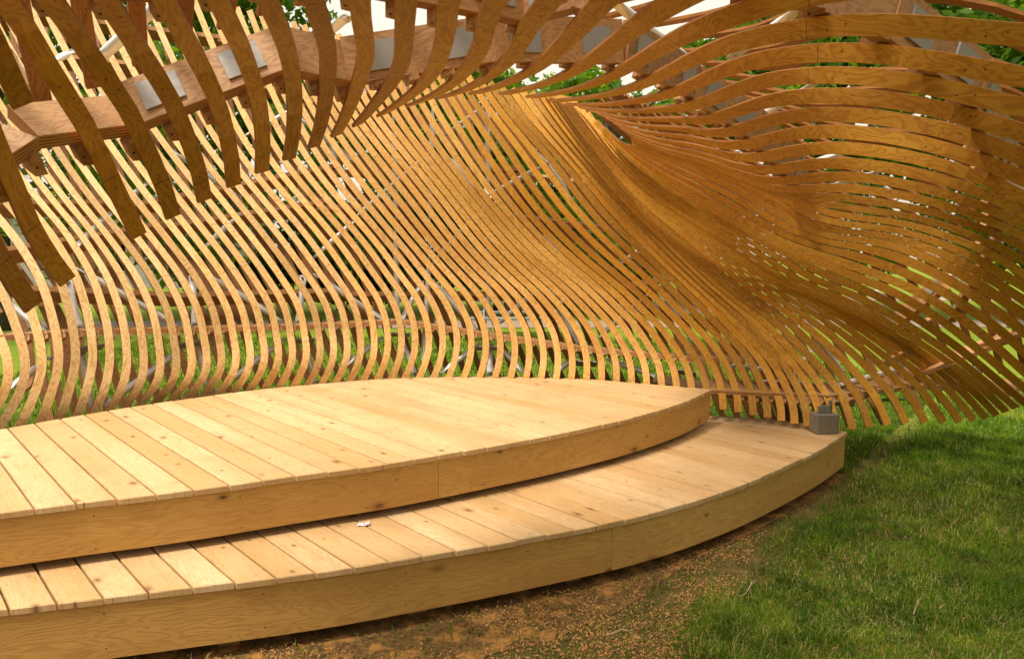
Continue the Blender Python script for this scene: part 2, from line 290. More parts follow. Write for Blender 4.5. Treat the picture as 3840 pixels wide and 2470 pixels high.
SP=np.linalg.norm(DP,axis=-1); BW=nz(DP); NN=nz(np.cross(TV,BW))
NS=nz(blur(blur(NN,16,0),10,1))                    # smooth outward normal
print('normal checks (should be +y, +y, up):',NN[20,20],NN[50,20],NN[97,70], 'spacing',SP[20,20],SP[50,40],SP[97,70])
def samp(A,u,v):
    u=np.clip(np.asarray(u,float),0,NR-1.001); v=np.clip(np.asarray(v,float),0,.99999)*(NV-1)
    i=u.astype(int) if hasattr(u,'astype') else int(u); j=v.astype(int); a=(u-i)[...,None]; b=(v-j)[...,None]
    return (A[i,j]*(1-a)+A[i+1,j]*a)*(1-b)+(A[i,j+1]*(1-a)+A[i+1,j+1]*a)*b
PJ=proj(S)
def locate(x,y,i0,i1,v0=0,v1=1):
    a,b=int(v0*(NV-1)),int(v1*(NV-1))+1; D=(PJ[i0:i1+1,a:b,0]-x)**2+(PJ[i0:i1+1,a:b,1]-y)**2
    k=np.unravel_index(np.argmin(D),D.shape); return i0+k[0],(a+k[1])/(NV-1)
# ---------------------------------------------------------------- pavilion
PAV=tag(empty('timber_pavilion',(0,0,0)),'open wooden shell of curved plywood ribs on a steel tube frame around the stage','pavilion')
def strip(name,C,Wd,Nd,w,th,mats,seed,parent=PAV,flat=0.,taper=None):
    C=np.asarray(C); n=len(C); L=np.r_[0,np.cumsum(np.linalg.norm(np.diff(C,axis=0),axis=1))]
    w=np.broadcast_to(w,(n,)); th=np.broadcast_to(th,(n,)); V=[];R=[]
    for k in range(n):
        for (a,b) in((-1,0),(1,0),(1,0),(1,1),(1,1),(-1,1),(-1,1),(-1,0)):
            V.append(C[k]+Wd[k]*a*w[k]/2+Nd[k]*b*th[k]); R.append((a*w[k]/2+(b*.03),L[k],seed))
    Fc=[];mi=[]
    for k in range(n-1):
        o=k*8
        for q,m in((0,0),(2,1),(4,0),(6,1)):
            Fc.append((o+q,o+q+1,o+8+q+1,o+8+q)); mi.append(m)
    Fc.append((0,2,4,6)[::-1]); mi.append(1); o=(n-1)*8; Fc.append((o,o+2,o+4,o+6)); mi.append(1)
    return mesh(name,V,Fc,mats,parent,mi,attr={'ruv':R})
rwid=lambda i: float(np.interp(i,[0,50,62,91,100,107],[.056,.057,.060,.060,.055,.057]))
DPR=blur(DU-(DU*TV).sum(-1,keepdims=True)*TV,2,0)
SG={}; WS={}
RW=.060; FOC=np.array([0,.25,1.6])
RIBS={}
stuffV=[]
vis=[i for i in range(NR)]
def ribframe(i,vs):
    u=np.full(len(vs),float(i)); C=samp(S,u,vs); t=nz(samp(TV,u,vs)); b=samp(BW,u,vs); b=nz(b-(b*t).sum(-1,keepdims=True)*t); nn=nz(np.cross(t,b))
    sp=samp(SP[...,None],u,vs)[:,0]; c=np.clip(sp*1.0/rwid(i),.12,1.); ang=np.arccos(c)
    bb=b*np.cos(ang)[:,None]+nn*np.sin(ang)[:,None]
    # the strips of the turning flank are twisted so that their broad faces look at the middle of the stage
    g=np.interp(i,[50,60,93,99],[0,1,1,0])*np.interp(vs,[0,.2,.66,.91],[.6,1,1,0])
    fd=nz(C-FOC); bf=nz(np.cross(fd,t)); bf=bf*np.sign((bf*b).sum(-1,keepdims=True)+1e-9)
    du=samp(DPR,u,vs); spf=np.abs((du*bf).sum(-1)); rw=rwid(i); fz=np.interp(i,[55,63,70,78,89],[.84,.93,.90,.72,.74]); cc=np.clip(spf*fz/rw,.22,1); WS[i]=rw*(1-g+g*cc); cc=cc*0+1
    fp=fd-(fd*t).sum(-1,keepdims=True)*t; fp=nz(fp); sg=np.sign(np.sum((b*fp).sum(-1)*((vs>.2)&(vs<.7)))+1e-9) if len(vs)>4 else SG.get(i,1.)
    if len(vs)>4: SG[i]=sg
    bf=bf*cc[:,None]+fp*sg*np.sqrt(1-cc**2)[:,None]
    bb=nz(bb*(1-g)[:,None]+bf*g[:,None]); bb=nz(bb-(bb*t).sum(-1,keepdims=True)*t)
    n2=nz(np.cross(t,bb)); return C,t,bb,n2,sp
EXTRA=[66,68,70,72,74,76,78,82]          # narrowest ribs in view: kept as one part beyond the hundred
acc=MB(); accR=[]
for i in range(NR):
    v1=1.0
    if i==105: v1=.925
    vs=np.linspace(0,v1,72); C,t,b,n,sp=ribframe(i,vs)
    w=WS[i]; th=np.clip(w*.22,.008,.014)
    if i in EXTRA:
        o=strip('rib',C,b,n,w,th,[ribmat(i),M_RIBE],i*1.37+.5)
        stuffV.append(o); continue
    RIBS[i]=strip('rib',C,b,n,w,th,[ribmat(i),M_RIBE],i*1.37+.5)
# join the extra ribs into one part
def join(objs,name,kind=None):
    V=[];Fc=[];mi=[];R=[];mats=list(objs[0].data.materials)
    for o in objs:
        n=len(V); V+=[tuple(v.co) for v in o.data.vertices]
        Fc+=[tuple(a+n for a in p.vertices) for p in o.data.polygons]; mi+=[p.material_index for p in o.data.polygons]
        R+=[tuple(a.vector) for a in o.data.attributes['ruv'].data]
    par=objs[0].parent
    for o in objs: bpy.data.objects.remove(o)
    j=mesh(name,V,Fc,mats,par,mi,attr={'ruv':R})
    if kind: j['kind']=kind
    return j
join(stuffV,'rib','stuff')
# ---- outer skin
DEP=np.interp(VV,[0,.15,.5,.85,1],[.42,.60,.62,.50,.42])
O=S+NS*DEP[None,:,None]; O=blur(blur(O,6,0),4,1)
OU=np.gradient(O,axis=0); OV=nz(np.gradient(O,axis=1)); OP=nz(OU-(OU*OV).sum(-1,keepdims=True)*OV); ON=nz(np.cross(OV,OP))
SL=5.5
for q in range(100):
    j=-5+q*1.10
    vs=np.linspace(0,1,40)*.97; u=j+SL*vs
    ok=(u>=0)&(u<=NR-1)
    vs=vs[ok]; u=u[ok]
    if len(vs)<8: continue
    C=samp(O,u,vs)
    if j<60:                                        # the outer strips run straight down to just above the lawn
        k0=int(np.searchsorted(vs,.15)); k0=min(max(k0,1),len(vs)-8)
        t0=nz(C[k0]-C[k0+6]); t0=nz(t0+np.array([0,0,-.25])); Ld=max(0,(C[k0][2]-.14)/max(.3,-t0[2]))
        if vs[0]<.1:
            for k in range(k0): C[k]=C[k0]+t0*Ld*(k0-k)/k0
    t=nz(np.gradient(C,axis=0)); b=samp(OP,u,vs); b=nz(b-(b*t).sum(-1,keepdims=True)*t); n=nz(np.cross(t,b))
    strip('outer_slat',C,b,n,.054,.016,[M_OUT,M_RIBE],q*2.13+.7)
def plate(c,n,ax,lx,ly,bolts=2):
    m=MB(); w=np.cross(n,ax); m.box(c,(lx/2,ly/2,.004),0,(ax,w,n)); p=m.build('node_plate',M_PLATE,PAV)
    for k in range(bolts):
        mm=MB(); q=c+ax*(k-(bolts-1)/2)*lx*.45
        mm.tube([q-n*.020,q-n*.020,q-n*.007,q-n*.007,q+n*.003],[.002,.013,.013,.021,.021],8)
        mm.build('bolt',M_BOLT,p,smooth=False)
# ---- beams: polylines on the skins, board on edge along the normal
def beam(nodes,off,dep,th=.045,outer=False,name='beam',nzv=None,plates=False):
    A=O if outer else S; K=ON if outer else NS
    for (u0,v0),(u1,v1) in zip(nodes[:-1],nodes[1:]):
        p0=samp(A,u0,v0); p1=samp(A,u1,v1); n0=nz(samp(K,u0,v0)+samp(K,u1,v1)); ax=nz(p1-p0)
        n0=n0 if nzv is None else nz(np.array([*(nz(n0[:2])),nzv]))
        n0=nz(n0-(n0@ax)*ax); w=np.cross(ax,n0)
        # clear the ribs between the nodes
        us=np.linspace(u0,u1,24); vsx=np.linspace(v0,v1,24); Q=samp(A,us,vsx); h=((Q-p0)@n0)
        lift=off+ (max(0,np.max(h)) if not outer else 0)
        a=p0+n0*lift-ax*.01; b=p1+n0*lift+ax*.01
        n=7; C=np.array([a+(b-a)*k/(n-1) for k in range(n)])
        C=C+n0*dep/2
        L=np.linalg.norm(b-a)
        if plates:
            mid=(a+b)/2+n0*dep/2; sgn=float(np.sign((CO-mid)@w) or 1)
            for e_,q_ in ((1,a),(-1,b)):
                if L>.5: plate(q_+ax*e_*.13+n0*dep*.5+w*(th+.0045 if sgn>0 else -.0045),-w*sgn,ax,.13,dep*.62)
        strip(name,C,np.repeat(n0[None],n,0),np.repeat(w[None],n,0),dep,th,[M_BEAM,M_LAM],u0*3.3+v0)
def blk(i,v,side=1):
    if i not in RIBS: return
    C,t,b,n,sp=ribframe(i,np.array([v,v])); c=C[0];t=t[0];b=b[0];n=n[0]
    m=MB(); o=c+n*.0195+b*side*RW*.30
    pr=[(-.045,0),(.045,0),(.028,.036),(-.028,.036)]
    V=[o+t*x+b*side*y for x,y in pr]+[o+t*x+b*side*y+n*.05 for x,y in pr]
    m.add(V,[(0,1,2,3)[::-1],(4,5,6,7),(0,4,5,1),(1,5,6,2),(2,6,7,3),(3,7,4,0)])
    h=o+t*0+b*side*.022-n*.001; k=8
    m.add([h+t*.0045*math.cos(2*PI*a/k)+b*.0045*math.sin(2*PI*a/k) for a in range(k)],[tuple(range(k))],1)
    ob=m.build('mounting_block',[M_BEAM,M_DARK],RIBS[i])
    me=ob.data; at=me.attributes.new('ruv','FLOAT_VECTOR','POINT')
    for k2,vx in enumerate(me.vertices): at.data[k2].vector=(vx.co.x,vx.co.z,i*.7)
def loc(L,i0,i1,v0=0,v1=1): return [locate(x,y,i0,i1,v0,v1) for x,y in L]
LOWER=loc([(0,1291),(331,1269),(717,1252),(1150,1236),(1500,1230),(1832,1258),(2190,1319),(2560,1352),(2930,1375),(3100,1400)],0,62,0,.5)
beam(LOWER,.02,.16,.04,nzv=.0)
for (u,v) in LOWER[1:-1]:
    i=int(round(u)); 
BOT=loc([(2660,1484),(3092,1506),(3400,1478),(3650,1470),(3760,1500)],44,69,0,.4); beam(BOT,.02,.24,.036,nzv=.22)
def loc1(x,y,a,b,v0=0,v1=1): return locate(x,y,a,b,v0,v1)
CAN1=[loc1(-60,690,102,107,.8,.97),loc1(250,600,102,107,.8,.97),loc1(560,515,99,105,.8,.97),loc1(1130,392,95,101,.8,.96),loc1(1300,345,93,99,.8,.97),loc1(1860,300,89,94,.75,.97),loc1(2330,300,86,91,.7,.97),loc1(2580,400,83,88,.6,.95),loc1(2790,520,80,85,.5,.9),loc1(2930,680,77,82,.4,.85),loc1(2965,870,73,79,.4,.8),]
beam([(2,.80),(12,.80),(25,.79),(38,.76)],.03,.17)
beam(CAN1,.03,.17,plates=True)
CAN2=[loc1(60,40,102,107,.6,.9),loc1(700,10,99,104,.6,.9),loc1(1280,30,93,99,.6,.9),loc1(1940,135,89,94,.6,.9),loc1(2560,60,87,92,.5,.9),loc1(3060,60,87,91,.4,.85),loc1(3300,215,85,90,.3,.85),loc1(3560,430,82,87,.2,.8),loc1(3710,700,79,84,.15,.7),loc1(3700,950,75,81,.1,.6),loc1(3540,1230,66,76,.1,.5),loc1(3320,1395,60,66,.05,.4)]
beam(CAN2,.03,.17,plates=True)
print('CAN',CAN1,CAN2,LOWER,BOT)
MID=loc([(0,985),(650,1010),(1300,1040),(2053,1080),(2500,1090),(2800,1150)],0,60,0,.8); beam(MID,-.22,.16,outer=True)
UP1=loc([(0,600),(500,640),(1230,560),(1900,610),(2300,760)],0,60,.3,1.); beam(UP1,-.22,.16,outer=True)
UP2=loc([(0,800),(600,740),(1200,690),(1700,740),(2200,900)],0,60,.2,1.); beam(UP2,-.22,.16,outer=True)
beam([(2,.93),(14,.94),(26,.94),(36,.93),(42,.92)],-.22,.16,outer=True)
def vof(nodes,i):
    for (a,b),(c,d) in zip(nodes[:-1],nodes[1:]):
        lo,hi=min(a,c),max(a,c)
        if lo<=i<=hi and hi>lo: return b+(d-b)*(i-a)/(c-a)
for i in range(1,NR-1):
    for nd in ((BOT,CAN1[:11],CAN2) if i>46 else (LOWER,)):
        v=vof(nd,i)
        if v is not None and v>.03: blk(i,v+.004,1)
# ---- tubes
def tube(pa,pb,ra,rb,offa=.22,offb=.22,r=.025,canopy=False):
    if canopy: a=P(*pa); b=P(*pb)
    else:
        (u,v)=locate(pa[0],pa[1],*ra); d=PJ[int(u),int(v*(NV-1)),2]; a=P(pa[0],pa[1],d+offa)
        (u,v)=locate(pb[0],pb[1],*rb); d=PJ[int(u),int(v*(NV-1)),2]; b=P(pb[0],pb[1],d+offb)
    ax=nz(b-a); L=np.linalg.norm(b-a); m=MB(); e=min(.10,L*.2)
    m.tube([a,a+ax*.05,a+ax*(.05+e*.6),a+ax*(.05+e),b-ax*(.05+e),b-ax*(.05+e*.6),b-ax*.05,b],
        [(r*1.35,.005),(r*1.35,.006),(r*1.2,r*.6),(r,r),(r,r),(r*1.2,r*.6),(r*1.35,.006),(r*1.35,.005)],14)
    o=m.build('brace_tube',M_TUBE,PAV,smooth=True)
    for q in (a+ax*.025,b-ax*.025):
        d=nz(CO-q)*.0; mm=MB(); y=np.array([0,-1.,0]); mm.tube([q+y*.03,q+y*.012,q-y*.03],[.012,.014,.014],8); mm.build('bolt',M_BOLT,o)
R0=(0,66)
TB=[((287,1004),(690,1236)),((767,1021),(1065,1208)),((1176,1026),(1470,1222)),((1622,1048),(1793,1242)),((2060,1085),(2174,1297)),
((-160,985),(190,1262)),((255,1050),(298,1236)),((723,1032),(734,1225)),((1137,1032),(1121,1214)),((1584,1054),(1501,1208)),((2025,1078),(1832,1242)),((2428,1104),(2218,1291)),
((0,1485),(193,1335)),((392,1518),(690,1302)),((800,1473),(1071,1269)),((1280,1382),(1435,1264)),((1641,1406),(1804,1286)),((2070,1406),(2163,1335)),((1873,1299),(1970,1402)),((1507,1276),(1560,1407)),((2274,1346),(2467,1413)),
((304,1313),(348,1534)),((745,1286),(780,1460)),((1838,1290),(1838,1405)),((1140,1290),(1190,1440)),
((281,927),(414,800)),((414,800),(560,680)),((762,932),(900,800)),((1176,966),(1345,815)),((1617,993),(1790,800)),((1318,828),(1611,574)),((1820,740),(2060,610)),((2300,1010),(2480,880)),
((1655,563),(1788,712)),((1666,508),(1850,380)),((1473,420),(1486,830)),((1484,850),(1490,1219)),((1622,386),(1611,850)),((1611,950),(1585,1407)),((1826,364),(1832,718)),((1832,760),(1832,1190)),
((1060,390),(1330,610)),((640,560),(900,740)),((1190,330),(1270,640)),((900,520),(1250,330)),((2010,560),(2150,750)),((2040,880),(2180,1060)),((2480,1090),(2600,1290)),((2700,1010),(2900,1330)),((3000,1180),(3170,1400))]
for a,b in TB: tube(a,b,R0,R0,.20,.20)
R1=(44,69)
for a,b,o1,o2 in [((2739,1371),(2904,1389),.25,.35),((2640,1461),(2933,1425),.1,.35),((2978,1425),(3063,1458),.35,.15),((3138,1446),(3394,1376),.1,.3),((3440,1340),(3610,1405),.3,.15),((2970,1415),(3060,1290),.35,.3),((3394,1376),(3300,1200),.3,.3)]:
    tube(a,b,R1,R1,o1,o2,.024)
for a,b in [((2290,0,3.2),(2640,270,4.1)),((700,-80,2.7),(340,250,3.0)),((0,180,2.3),(110,330,2.6)),((240,37,5.8),(380,37,5.9)),((185,235,5.0),(285,190,5.2)),((1040,190,4.0),(780,330,4.6)),
            ((2740,220,3.5),(3020,20,3.0)),((2780,480,4.1),(3080,300,3.7)),((2860,680,4.6),(3200,560,4.3)),((3100,700,4.4),(3300,640,4.2)),((3700,640,3.4),(3900,740,3.3)),((3560,1030,5.2),(3800,1230,5.4)),((3400,900,5.0),(3560,960,5.0)),((3250,1080,6.0),(3320,1110,6.0)),((1310,60,3.2),(1180,150,3.4))]:
    tube(a,b,None,None,canopy=True,r=.024)
# plates with bolts where beams meet
def nodeplate(nodes,off,dep,face,lx=.16,ly=.11,skip=0):
    for (u,v) in nodes:
        p=samp(S,u,v); n0=samp(NS,u,v); uu=min(u+1,NR-1.01); q=samp(S,uu,v); ax=nz(q-p); n0=nz(n0-(n0@ax)*ax); w=np.cross(ax,n0)
        c=p+n0*(off+dep/2)
        sgn=np.sign((CO-c)@w) or 1
        plate(c+w*sgn*face,w*-sgn,ax,lx,dep*.75)
OB=[(44,.10),(52,.10),(60,.09),(68,.08),(76,.10)]; beam(OB,-.2,.2,.036,outer=True,nzv=.2)

nodeplate(LOWER[1:-1],.05,.16,.052,.2); nodeplate(BOT[1:-1],.05,.2,.048,.2)
# ---------------------------------------------------------------- decks
k_=3840/2394
fu=[(0,1197),(70,1190),(177,1174),(275,1166),(370,1155),(458,1145),(543,1133),(622,1121),(697,1111),(768,1102),(837,1093),(902,1085),(1020,1065),(1130,1046),(1265,1022),(1440,986),(1540,960),(1610,937),(1664,910)]
ru=[(1380,886),(1140,878),(960,880),(800,890),(580,912),(400,937),(240,960),(80,990)]
fl=[(0,1424),(123,1411),(243,1397),(353,1385),(460,1371),(560,1361),(660,1348),(755,1338),(850,1322),(1010,1296),(1170,1270),(1290,1247),(1440,1220),(1600,1180),(1750,1128),(1880,1070),(1945,1035),(1980,1010)]
rl=[(1900,990),(1760,975),(1600,966),(1300,985),(800,1045),(200,1115)]
def region(fr,re,z,leftx):
    A=[onz(x*k_,y*k_,z)[:2] for x,y in fr]; B=[onz(x*k_,y*k_,z)[:2] for x,y in re]
    d0=nz(A[0]-A[3]); d1=nz(B[-1]-B[-3]) 
    L0=A[0]+d0*2.2+np.array([0,-.15]); L1=B[-1]+d1*2.0
    return A,B,[L1,L0]
def smoothc(A,n=60):
    A=np.array(A); s=np.r_[0,np.cumsum(np.linalg.norm(np.diff(A,axis=0),axis=1))]
    c=np.stack([np.interp(np.linspace(0,s[-1],n),s,A[:,a]) for a in(0,1)],1)
    for _ in range(8): c[1:-1]=.25*c[:-2]+.5*c[1:-1]+.25*c[2:]
    return c
VD=ray(-578,938); VD=nz(np.array([VD[0],VD[1]])); VN=np.array([VD[1],-VD[0]])
def clip(poly,n,c,keep):   # keep side n.p>c if keep>0
    out=[];N=len(poly)
    for i in range(N):
        a,b=poly[i],poly[(i+1)%N]; da=(a@n-c)*keep; db=(b@n-c)*keep
        if da>=0: out.append(a)
        if (da>=0)!=(db>=0): t=da/(da-db); out.append(a+(b-a)*t)
    return out
def deck(name,label,fr,re,z,ph,fh,joints,gap_under,leftx=0):
    A,B,Lx=region(fr,re,z,leftx)
    front=smoothc([Lx[1]]+A,90); rear=smoothc(B+[Lx[0]],50)
    poly=[p for p in front]+[p for p in rear]
    root=tag(empty(name,(float(front[40][0]),float(front[40][1]),0)),label,'stage platform')
    off=np.array(root.location)
    s=[p@VN for p in poly]; n0=int(math.floor((min(s)-ph)/.147)); n1=int(math.ceil((max(s)-ph)/.147))
    for k in range(n0,n1):
        a=ph+k*.147+.0045; b=ph+(k+1)*.147-.0045
        q=clip(clip(poly,VN,a,1),VN,b,-1)
        if len(q)<3: continue
        # drop duplicates
        qq=[]; 
        for p in q:
            if not qq or np.linalg.norm(p-qq[-1])>.002: qq.append(p)
        if np.linalg.norm(qq[0]-qq[-1])<.002: qq.pop()
        if len(qq)<3: continue
        ov=random.uniform(-.004,.006); cen=np.mean(qq,axis=0); n=len(qq); dz=random.uniform(-.0012,.0012)
        qn=[]
        for p in qq: qn.append(p-VD*ov*(1 if (p-cen)@VD<0 else 0))
        sh=[p+(cen-p)*(.0028/max(.05,np.linalg.norm(cen-p)))+0 for p in qn]
        def inset(p): # shrink mostly across the board for a rounded arris
            dn=(p-cen)@VN; dd=(p-cen)@VD; return p-VN*np.sign(dn)*.003-VD*np.sign(dd)*.003
        top=[inset(p) for p in qn]
        V=[(*p,z+dz) for p in top]+[(*p,z+dz-.004) for p in qn]+[(*p,z-.028) for p in qn]
        Fc=[tuple(range(n))[::1]]+[(i,n+i,n+(i+1)%n,(i+1)%n) for i in range(n)]+[(n+i,2*n+i,2*n+(i+1)%n,n+(i+1)%n) for i in range(n)]
        R=[((p[:2]@VN)-a-.07 if False else float(np.dot(p[:2],VN)-a-.07),float(np.dot(p[:2],VD)),k*1.31+z*7) for p in V]
        mesh('deck_board',V,Fc,M_DECK,root,attr={'ruv':R},loc=off)
    # fascia pieces follow the front curve
    fs=front; L=np.r_[0,np.cumsum(np.linalg.norm(np.diff(fs,axis=0),axis=1))]
    jl=[0]+[L[int(np.argmin([abs(proj(np.array([*p,z]))[0]-j) for p in fs]))] for j in joints]+[L[-1]]
    for a,b in zip(jl[:-1],jl[1:]):
        n=40; q=np.linspace(a+.0012,b-.0012,n); c=np.stack([np.interp(q,L,fs[:,x]) for x in(0,1)],1); t=nz(np.gradient(c,axis=0)); nn=np.stack([-t[:,1],t[:,0]],1)
        c=c+nn*.010; i_=c+nn*.036
        V=[];R=[];sd=random.uniform(0,9)
        for p,pi,l in zip(c,i_,q):
            for (xy,zz) in((p,z-.0285),(p,z-.0285-fh),(pi,z-.0285-fh),(pi,z-.0285)): V.append((*xy,zz)); R.append((zz-z+.1,l,sd))
        Fc=[]
        for k in range(n-1):
            o=k*4
            for m in range(4): Fc.append((o+m,o+(m+1)%4,o+4+(m+1)%4,o+4+m))
        Fc+=[(0,3,2,1),((n-1)*4,(n-1)*4+1,(n-1)*4+2,(n-1)*4+3)]
        mesh('fascia_board',V,Fc,M_FASC,root,attr={'ruv':R},loc=off)
    # rear rim
    c=np.array(rear); t=nz(np.gradient(c,axis=0)); nn=np.stack([-t[:,1],t[:,0]],1); V=[];R=[]
    for p,m_ in zip(c,nn):
        for (o_,zz) in((.012,z-.0285),(.012,z-.0285-fh),(.05,z-.0285-fh),(.05,z-.0285)): V.append((*(p+m_*o_),zz)); R.append((zz,float(p[0]),3.3))
    Fc=[]
    for k in range(len(c)-1):
        o=k*4
        for m in range(4): Fc.append((o+m,o+(m+1)%4,o+4+(m+1)%4,o+4+m))
    mesh('fascia_board',V,Fc,M_FASC,root,attr={'ruv':R},loc=off)
    # short posts set back under the front
    for l in np.arange(.5,L[-1]-.3,.85):
        p=np.array([np.interp(l,L,fs[:,0]),np.interp(l,L,fs[:,1])]); k=int(np.argmin(abs(L-l))); k=min(k,len(fs)-2); t=nz(fs[k+1]-fs[k]); m2=np.array([-t[1],t[0]])
        mb=MB(); zb=gap_under; c3=np.array([*(p+m2*.16),(z-.03+zb)/2]); mb.box(c3,(.045,.045,(z-.03-zb)/2),0,([*t,0],[*m2,0],[0,0,1]))
        o=mb.build('post',M_POST,root,loc=off); at=o.data.attributes.new('ruv','FLOAT_VECTOR','POINT')
        for kk,vx in enumerate(o.data.vertices): at.data[kk].vector=(vx.co.x+vx.co.y,vx.co.z,float(l))
    return root,front,rear
sph=onz(177*k_,1174*k_,ZU)[:2]@VN; sph2=onz(243*k_,1397*k_,ZL)[:2]@VN
_,F1,B1=deck('upper_platform','upper curved cedar stage level with pale boards and deep orange fascia',fu,ru,ZU,sph,.215,[1030*k_],ZL+.001)
_,F2,B2=deck('lower_platform','lower curved cedar stage level forming a broad step above the grass',fl,rl,ZL,sph2,.235,[1442*k_],0)
# ---------------------------------------------------------------- ground
def flat(name,quad,z,mat,kind='structure'):
    o=mesh(name,[(x,y,z) for x,y in quad],[tuple(range(len(quad)))],mat); o['kind']=kind; return o
def groundm():
    s=NT('lawn_soil'); g=s.n('ShaderNodeTexCoord').outputs['Object']; n=s.noise(g,1.1,5,.6); n2=s.noise(g,60,5,.7); n3=s.noise(g,6,4,.6)
    sp=s.n('ShaderNodeSeparateXYZ'); s.l(g,sp.inputs[0]); far=s.math('MAXIMUM',s.mapr(sp.outputs[1],5.,9.),s.mapr(sp.outputs[0],3.,5.))
    near=s.mix(s.mapr(n2,.35,.65),(.06,.05,.015),(.15,.12,.035)); near=s.mix(s.mapr(n3,.45,.7,0,.7),near,(.22,.14,.05))
    c=s.mix(s.mapr(n2,.35,.65),(.10,.17,.010),(.22,.31,.025)); c=s.mix(s.mapr(n3,.45,.7,0,.6),c,(.30,.33,.06)); c=s.mix(far,near,c)
    s.bump(n2,.6,.02); return s.fin(c,.9,spec=.1)
M_GROUND=groundm()
NG=60; 
o=flat('ground',[(-90,-30),(90,-30),(90,120),(-90,120)],0,M_GROUND)
def soilm():
    s=NT('bare_soil'); g=s.n('ShaderNodeTexCoord').outputs['Object']; n2=s.noise(g,45,5,.7); n3=s.noise(g,7,4,.6)
    c=s.mix(s.mapr(n2,.35,.65),(.07,.045,.02),(.24,.13,.045)); c=s.mix(s.mapr(n3,.5,.62),c,(.40,.20,.06)); s.bump(n2,.8,.01); return s.fin(c,.95,spec=.1)
# bare strip of earth and shavings along the lower platform
f2=np.array(F2); tt=nz(np.gradient(f2,axis=0)); n_=np.stack([tt[:,1],-tt[:,0]],1)
wid=.5*np.interp(proj(np.c_[f2,np.zeros(len(f2))])[:,0],[1000,2150,2600],[1.,.62,0.])
V=[(*(p-m*.6),.004) for p,m in zip(f2,n_)]+[(*(p+m*w*(.95+.05*math.sin(i*.9)+.03*math.sin(i*2.3))),.004) for i,(p,m,w) in enumerate(zip(f2,n_,wid))]
n=len(f2); o=mesh('bare_soil',V,[(i,i+1,n+i+1,n+i) for i in range(n-1)],soilm()); o['kind']='structure'
BF=np.interp(proj(np.c_[f2,np.zeros(len(f2))])[:,0],[2150,2850],[1.,0.])
def infoot(x,y): # signed distance outside front curve of lower deck (positive = lawn side), index
    d=(f2[:,0]-x)**2+(f2[:,1]-y)**2; k=int(np.argmin(d)); return float((np.array([x,y])-f2[k])@n_[k]),k
def dist_arr(X,Y):
    D=(f2[None,:,0]-X[:,None])**2+(f2[None,:,1]-Y[:,None])**2; k=D.argmin(1)
    return (X-f2[k,0])*n_[k,0]+(Y-f2[k,1])*n_[k,1],k
deckpoly=np.array([*F2,*B2])
def inpoly(X,Y,pl):
    r=np.zeros(len(X),bool); n=len(pl)
    for i in range(n):
        x1,y1=pl[i]; x2,y2=pl[(i+1)%n]; c=((y1>Y)!=(y2>Y)); 
        with np.errstate(divide='ignore',invalid='ignore'): r^=c&(X<(x2-x1)*(Y-y1)/(y2-y1)+x1)
    return r
def bulk(name,V,NF,mat,rnd,kind='stuff',label=None,cat=None):
    # V (n,k,3): each item k verts, faces given as NF list of index tuples (all quads/tris) 
    n,k,_=V.shape; me=bpy.data.meshes.new(name); me.vertices.add(n*k); me.vertices.foreach_set('co',V.reshape(-1).astype(np.float32))
    nl=sum(len(f) for f in NF); idx=np.concatenate([np.array(f) for f in NF]); loops=(np.arange(n)[:,None]*k+idx[None]).ravel()
    me.loops.add(n*nl); me.loops.foreach_set('vertex_index',loops.astype(np.int32))
    ls=np.cumsum([0]+[len(f) for f in NF])[:-1]; me.polygons.add(n*len(NF)); me.polygons.foreach_set('loop_start',(np.arange(n)[:,None]*nl+ls[None]).ravel().astype(np.int32))
    at=me.attributes.new('rnd','FLOAT','POINT'); at.data.foreach_set('value',np.repeat(rnd,k).astype(np.float32))
    me.materials.append(mat); me.update(calc_edges=True); me.validate()
    o=bpy.data.objects.new(name,me); COL.objects.link(o); tag(o,label,cat,kind=kind); return o
def vnoise(X,Y,sc,seed):
    r=np.random.default_rng(seed); G=r.random((64,64)); x=(X*sc)%63; y=(Y*sc)%63; i=x.astype(int);j=y.astype(int);a=x-i;b=y-j; a=a*a*(3-2*a); b=b*b*(3-2*b)
    return (G[i,j]*(1-a)+G[i+1,j]*a)*(1-b)+(G[i,j+1]*(1-a)+G[i+1,j+1]*a)*b
def blades(X,Y,h,w,lean,rnd):
    n=len(X); a=rng.random(n)*2*PI; d=np.stack([np.cos(a),np.sin(a),np.zeros(n)],1); sd=np.stack([-d[:,1],d[:,0],np.zeros(n)],1)
    b=np.stack([X,Y,np.zeros(n)],1); up=np.array([0,0,1.]); hh=h[:,None]; ww=w[:,None]; le=lean[:,None]
    p1=b+up*hh*.5*(1-.25*le)+d*hh*.3*le; p2=b+up*hh*(1-.6*le)+d*hh*.85*le
    V=np.stack([b-sd*ww,b+sd*ww,p1+sd*ww*.8,p1-sd*ww*.8,p2],1); return V
def scatter(n,x0,x1,y0,y1): return rng.uniform(x0,x1,n),rng.uniform(y0,y1,n)
GV=[];GR=[]
